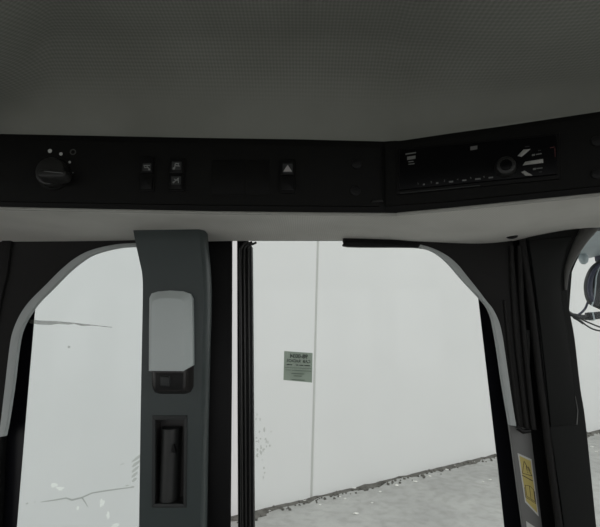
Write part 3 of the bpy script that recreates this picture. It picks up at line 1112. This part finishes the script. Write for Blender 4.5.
# grey painted steel of the front pillar with stickers
QF = side(0.815)
b = B(); prism(b, QF, QF.pxs([(537, 640), (523, 527), (508, 415), (500, 330), (530, 330), (531, 430), (542.5, 527), (553, 640)]), -0.006, 0.0, 0.0015)
struct('trim_8', b, M['greymetal'], 'grey painted steel front pillar strip carrying the warning sticker', 'post')
ws = thing('warning_sticker', QF.w(*QF.px(529, 515)), 'yellow and white warning sticker on the grey steel pillar strip', 'sticker')
b = B(); prism(b, QF, QF.pxs([(517.6, 453), (525, 502), (538.6, 516.5), (531.4, 459.2)]), 0.0, 0.0004)
tag(obj('backing', b, M['white'], ws), 'white sticker border')
b = B(); prism(b, QF, QF.pxs([(519.2, 455.6), (526.1, 501), (537.2, 513), (530.4, 460.8)]), 0.0004, 0.0007)
tag(obj('yellow_field', b, M['yellow'], ws), 'yellow sticker field')


def inkline(pts, w):
    b = B()
    k_ = .815 / F
    ribbon(b, QF, [QF.px(*p) for p in pts], [w * k_] * len(pts), .0007, .0010)
    return b


b = inkline([(522, 475), (532.5, 480.8)], .8); obj('divider', b, M['ink'], ws)
b = inkline([(522.2, 473), (523.8, 461), (531.8, 475.8), (522.2, 473)], .5)
for seg in ([(525.8, 466), (527, 470.5)], [(527.2, 471.5), (527.6, 472.5)], [(528, 466.5), (530, 471)]):
    ribbon(b, QF, [QF.px(*p) for p in seg], [.0010] * 2, .0007, .0010)
obj('triangle_symbol', b, M['ink'], ws)
b = inkline([(525, 485), (526.5, 496), (534.8, 501.5), (533.4, 489.5), (529.4, 485.8), (525, 485)], .45)
for seg in ([(529.2, 486), (530.6, 497.5)], [(524.2, 487), (525.4, 497), (530.5, 500), (535.6, 503.5), (534.2, 491)]):
    ribbon(b, QF, [QF.px(*p) for p in seg], [.0008] * len(seg), .0007, .0010)
obj('book_symbol', b, M['ink'], ws)
b = B(); prism(b, QF, QF.pxs([(526, 521), (530, 560), (541, 566), (535.2, 527)]), 0.0, 0.0004)
tag(obj('pillar_label', b, M['white']), 'white label just below the yellow warning sticker, cut off by the frame', 'sticker')

# ---------------------------------------------------------------- dark gap and front pillar cover
KF = side(0.835)
b = B(); prism(b, KF, KF.pxs([(552, 640), (536, 527), (526, 430), (510, 232), (575, 232), (560, 430), (585, 640)]), -0.05, 0.0)
struct('trim_9', b, M['plug'], 'black channel between the steel strip and the front pillar cover', 'trim')
AF = Fr((PY(556, 380, .79).x, .79, H), (math.cos(math.radians(14)), -math.sin(math.radians(14)), 0), (0, 0, 1))
b = B()
redge = smooth([(604, 222), (596, 228.5), (587, 239.5), (581, 252), (575, 265), (570.5, 277), (568, 290), (568.5, 303), (571.5, 320), (575, 340), (580.5, 388), (586, 424), (596.5, 527), (608, 640)], 4)
ledge = smooth([(521, 222), (527, 240), (532, 270), (537, 310), (543, 370), (549.5, 428), (556, 470), (564, 527), (577, 640)], 5)
prism(b, AF, AF.pxs(redge) + AF.pxs(ledge)[::-1], -0.06, 0.0, 0.014, seg=4)
ap = struct('trim_10', b, M['apillar'], 'dark charcoal front pillar cover flaring into the valance', 'trim')
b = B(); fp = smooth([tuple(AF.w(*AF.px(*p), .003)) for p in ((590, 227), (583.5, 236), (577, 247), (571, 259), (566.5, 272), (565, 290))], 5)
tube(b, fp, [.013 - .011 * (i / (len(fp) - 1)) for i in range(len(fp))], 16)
tag(obj('flare', b, mat('flare_highlight_grey', (0.085, 0.085, 0.08), 0.5), ap), 'rounded flare under the valance, its highlight put into a lighter grey')  # highlight on the flare put into a lighter grey tube
# upper sleeve ending in a lip
b = B()
prism(b, AF, AF.pxs([(528, 240), (533, 275), (539, 320), (545, 375), (550, 427), (577.5, 424), (573, 380), (567, 330), (561, 300), (561, 275), (566, 250), (573, 236)]), -.004, 0.004, .003)
obj('sleeve', b, M['apillar'], ap)
b = B(); ribbon(b, AF, [AF.px(576, 424), AF.px(577, 410), AF.px(574.5, 396)], [.0016, .0010, .0006], .0035, .0048)
obj('scratch', b, M['mark_dim'], ap)
b = B(); tube(b, smooth([tuple(AF.w(*AF.px(*p), .002)) for p in ((522, 240), (527, 275), (533, 320), (539, 375), (546, 430), (556, 505), (575, 640))], 5), .006, 12)
obj('seal_bead', b, M['trim'], ap)

# windshield
w0 = AF.w(*AF.px(572, 300), -0.035)
XF = Fr((w0.x - .02, w0.y, H), (.80, -.60, 0), (0, 0, 1))
b = B(); prism(b, XF, [(0.0, -1.0), (.62, -1.0), (.62, .2), (0, .2)], -.003, .003)
hb = B(); prism(hb, XF, [(-.02, .19), (.66, .19), (.66, .435), (-.02, .435)], -.03, .02)  # unseen front beam, added to close the roof gap against daylight
struct('beam_front', hb, M['panel'], 'unseen dark roof beam above the windshield, added to keep daylight out', 'beam')
tag(obj('window_2', b, M['glass']), 'front windshield at the right edge beyond the front pillar', 'window', kind='structure')
b = B(); tube(b, smooth([tuple(AF.w(*AF.px(*p), -0.035)) for p in ((600, 229), (590, 239), (583, 252), (577, 265), (572.2, 277), (570.5, 290), (571, 303), (574.2, 320), (577.6, 340), (583, 388), (588, 424), (598, 527))], 4), .0045, 10)
obj('seal_bead', b, M['rubber'], bpy.data.objects['window_2'])

# ---------------------------------------------------------------- outside the windshield: roof corner and work lamp
rz = H + .215
rv = thing('roof_visor', PZ(600, 245, rz), 'blue-grey rounded roof overhang above the work lamp beyond the windshield', 'roof overhang')
b = B()
ZF = Fr((0, 0, rz), (1, 0, 0), (0, 1, 0))      # n = +Z
ed = [PZ(x, y, rz) for x, y in ((566, 233), (567, 250), (572, 258.5), (580, 259.5), (590, 258), (600, 256), (640, 250), (720, 240))]
ed = [(p.x, p.y) for p in ed] + [(1.35, .75), (1.1, .5)]
prism(b, ZF, ed, 0.0, 0.10, .01)
obj('shell', b, M['bluegrey'], rv)
kn_ = PZ(583.5, 258, rz - .012)
b = B(); bmesh.ops.create_uvsphere(b, u_segments=20, v_segments=14, radius=1.0, matrix=Matrix.Translation(kn_ + Vector((0, 0, -.002))) @ Matrix.Diagonal((.013, .013, .017, 1)))
obj('knuckle', b, M['bluegrey'], rv)

LY = kn_.y + .02
LF = side(LY)
lamp = thing('work_lamp', LF.w(*LF.px(596, 322)), 'black round work lamp with cable hanging outside the windshield at the right edge', 'lamp')
b = B()
lo = smooth([(607, 258), (597, 263), (591, 270), (587.5, 279), (586.5, 288), (588, 297), (591.5, 303.5), (600, 308), (615, 313), (632, 300), (638, 280), (630, 262)], 5, True)
prism(b, LF, LF.pxs(lo), -0.014, 0.0, .004, seg=3)
body = obj('housing', b, M['lamp_black'], lamp)
b = B(); prism(b, LF, LF.pxs(smooth([(606, 260), (597, 264.5), (591.5, 271), (588, 280), (587, 288), (588.5, 297), (592, 303), (594.5, 301), (592, 294), (591.5, 286), (593, 277), (597, 269), (606, 264)], 3, True)), -0.01, 0.006, .002)
obj('front_rim', b, M['lamp_navy'], body)
b = B(); tube(b, smooth([tuple(LF.w(*LF.px(*p), .004)) for p in ((599, 266), (595.5, 276), (594.5, 287), (593, 299), (591, 306))], 4), .0022, 8)
obj('rib', b, M['bluegrey'], body)
b = B(); prism(b, LF, LF.pxs([(600, 246), (601.5, 260), (612, 262), (615, 246)]), -.03, 0.0, .003)
obj('bracket', b, M['lamp_navy'], lamp)
b = B(); tube(b, smooth([tuple(LF.w(*LF.px(*p), -.02)) for p in ((592, 302), (589.5, 308), (586, 312), (582, 315))], 4), .0036, 8)
obj('stem', b, M['lamp_navy'], lamp)
b = B(); tube(b, smooth([tuple(LF.w(*LF.px(*p), -.02)) for p in ((566, 307), (572, 312), (577, 315), (583, 316.5), (590, 317), (600, 316))], 4), [.0062] * 9 + [.0075] * 12, 10)
obj('harness', b, M['cable'], lamp)
b = B(); prism(b, LF, LF.pxs([(591, 312.5), (591.5, 320), (612, 318), (612, 310.5)]), -.030, -.008, .003)
cn = obj('connector', b, M['lamp_black'], lamp)
b = B(); prism(b, LF, LF.pxs([(593.5, 312), (595.5, 320.5), (597, 320.3), (595, 311.8)]), -.031, -.006, .001)
obj('clip', b, M['bluegrey'], cn)
for pts in (((580, 317), (586, 321.5), (592, 326), (598, 329.2), (606, 331), (630, 334)), ((584, 318), (590, 321), (597, 324), (606, 327.5), (630, 336)), ((578, 317), (584, 320.5), (588, 323.5))):
    b = B(); tube(b, smooth([tuple(LF.w(*LF.px(*p), -.022)) for p in pts], 5), .0024 if len(pts) > 3 else .004, 8)
    obj('cable', b, M['cable'], lamp)

# ================================================================ lamp pillar cover
CF = side(0.735)
pc_l = smooth([(131.5, 222), (132.8, 232), (135.5, 246), (139, 262), (141.5, 275), (142, 295), (141, 350), (139.7, 420), (138.2, 527), (136.5, 640)], 4)
pc_r = smooth([(203, 222), (203.8, 232), (204.8, 246), (207, 270), (207.8, 300), (206.5, 350), (204.5, 430), (202.8, 527), (201, 640)], 4)
b = B()
oL, oR = CF.pxs(pc_l), CF.pxs(pc_r)
tL = [(u + .001, v) for u, v in oL]
tR = [(u - .0035 - .003 * sst((v - oR[26][1]) / .12), v) for u, v in oR]
o1, o2 = strip(oL, oR), strip(tL, tR)
vs_ = [[b.verts.new(CF.w(u, v, h)) for u, v in o] for o, h in ((o1, -.034), (o1, -.0105), (o2, -.0008), ([(u + (.0008 if i < len(oL) else -.0008), v) for i, (u, v) in enumerate(o2)], 0.0))]
for A_, B_ in zip(vs_, vs_[1:]):
    for i in range(len(A_)):
        j = (i + 1) % len(A_)
        b.faces.new((A_[i], A_[j], B_[j], B_[i]))
b.faces.new(vs_[0][::-1]); b.faces.new(vs_[-1])
cov = thing('pillar_cover', CF.w(*CF.px(170, 620)), 'dark green-grey moulded pillar cover carrying the lamp and a recessed pocket', 'pillar cover')
shell = obj('shell', b, M['cover'], cov)
b = B(); prism(b, CF, [(u + 1.0 * .735 / F, v) for u, v in CF.pxs([(152.5, 506), (185.5, 506), (186, 417), (153, 417)])], -0.030, 0.02)
for v in b.verts:
    v.co -= Vector(cov.location)
c_bm = b
me_root = shell
# cutter must be in world space
for v in c_bm.verts:
    v.co += Vector(cov.location)
cut(shell, c_bm)
# pocket: rim, tray and the rounded insert with its little catch
b = B(); prism(b, CF, [(u + .012, v) for u, v in oL] + [(u - .02, v) for u, v in oR[::-1]], -0.094, -0.0375)
obj('spine', b, M['frame'], cov)
pk = thing('handle_pocket', CF.w(*CF.px(170, 507)), 'black recessed pocket with a rounded grip insert, below the lamp on the pillar', 'handle')
ou = [(152, 507.5), (186.5, 507.5), (187.5, 415.5), (152.5, 415.5)]
iu = [(155, 503.5), (183.5, 503.5), (184.5, 420), (155.5, 420)]
O_, I_ = CF.pxs(ou), CF.pxs(iu)
b = B()
for i in range(4):
    j = (i + 1) % 4
    prism(b, CF, [O_[i], O_[j], I_[j], I_[i]], -.004, .0016, .0006)
obj('rim', b, M['bezel'], pk)
b = B(); prism(b, CF, O_, -.0335, -.0285)
for i in range(4):
    j = (i + 1) % 4
    prism(b, CF, [O_[i], O_[j], I_[j], I_[i]], -.0295, -.003)
obj('tray', b, M['lampbase'], pk)
b = B()
cu0, cv0 = CF.px(157, 503.5, -.012); cu1, cv1 = CF.px(179.5, 428.5, -.012)
R_ = (cu1 - cu0) / 2
ring = []
for kx in range(13):
    a = math.pi * kx / 12
    ring.append((cu0 + R_ - R_ * math.cos(a), -0.027 + 0.025 * math.sin(a) ** .8))
va = [b.verts.new(CF.w(u, cv0, h)) for u, h in ring]; vb_ = [b.verts.new(CF.w(u, cv1, h)) for u, h in ring]
b.faces.new(va); b.faces.new(vb_[::-1])
for i in range(12):
    b.faces.new((va[i], va[i + 1], vb_[i + 1], vb_[i]))
b.faces.new((va[0], vb_[0], vb_[-1], va[-1]))
bmesh.ops.recalc_face_normals(b, faces=b.faces[:])
ins = obj('grip_insert', b, M['insert'], pk)
b = B(); prism(b, CF, CF.pxs([(172.5, 452), (176.5, 452.5), (174.5, 443.5)], -.006), -.020, -.001, .0008)
obj('catch', b, M['plug'], ins)

# ---------------------------------------------------------------- interior lamp on the pillar
lampi = thing('interior_lamp', CF.w(*CF.px(170, 394)), 'pale grey interior lamp with black switch base on the dark pillar', 'lamp')
b = B()
bo = [(149.5, 370), (149.8, 388), (152.5, 393), (158, 395), (183, 395), (189, 393), (192, 388), (192.4, 364), (186, 369)]
bt = [(152, 370), (152.3, 385), (154.5, 389.5), (159, 391), (180, 391), (184, 389.5), (185, 386), (185.3, 365), (180, 369)]
prism(b, CF, CF.pxs(bo, .01), 0.0, .021, .0025, top=CF.pxs(bt, .021))
lb_ = obj('base', b, M['lampbase'], lampi)
b = B(); prism(b, CF, CF.pxs([(155.5, 390), (183, 390), (183.5, 373), (155.5, 373)], .021), .0195, .0222, .0006)
obj('switch_frame', b, M['plug'], lb_)
b = B(); prism(b, CF, CF.pxs([(160, 386.5), (170.5, 386.5), (170.5, 375), (160, 375)], .022), .021, .0262, .0012, top=CF.pxs([(161, 385), (169.5, 386), (169.5, 377), (161, 376)], .022))
obj('switch', b, M['bezel'], lb_)
b = B()
lo_ = [(148.8, 371), (149, 330), (149.4, 298), (151.5, 293.5), (158, 291.5), (170, 290.5), (183, 291.3), (189.5, 293.5), (192, 298), (192.5, 330), (192.7, 365.5), (184, 371.2)]
lt_ = [(150.6, 371), (150.8, 333), (151.2, 304), (153, 300.5), (159, 298.5), (168, 298), (178, 298.6), (182, 300.2), (183.5, 304), (183.8, 333), (184, 365.5), (183.2, 371.1)]
prism(b, CF, CF.pxs(lo_, .012), 0.0, .012, 0)
prism(b, CF, CF.pxs(lo_, .012), .0119, .025, .0012, top=CF.pxs(lt_, .025))
tag(obj('lens', b, M['lens'], lampi), 'pale grey translucent lens')
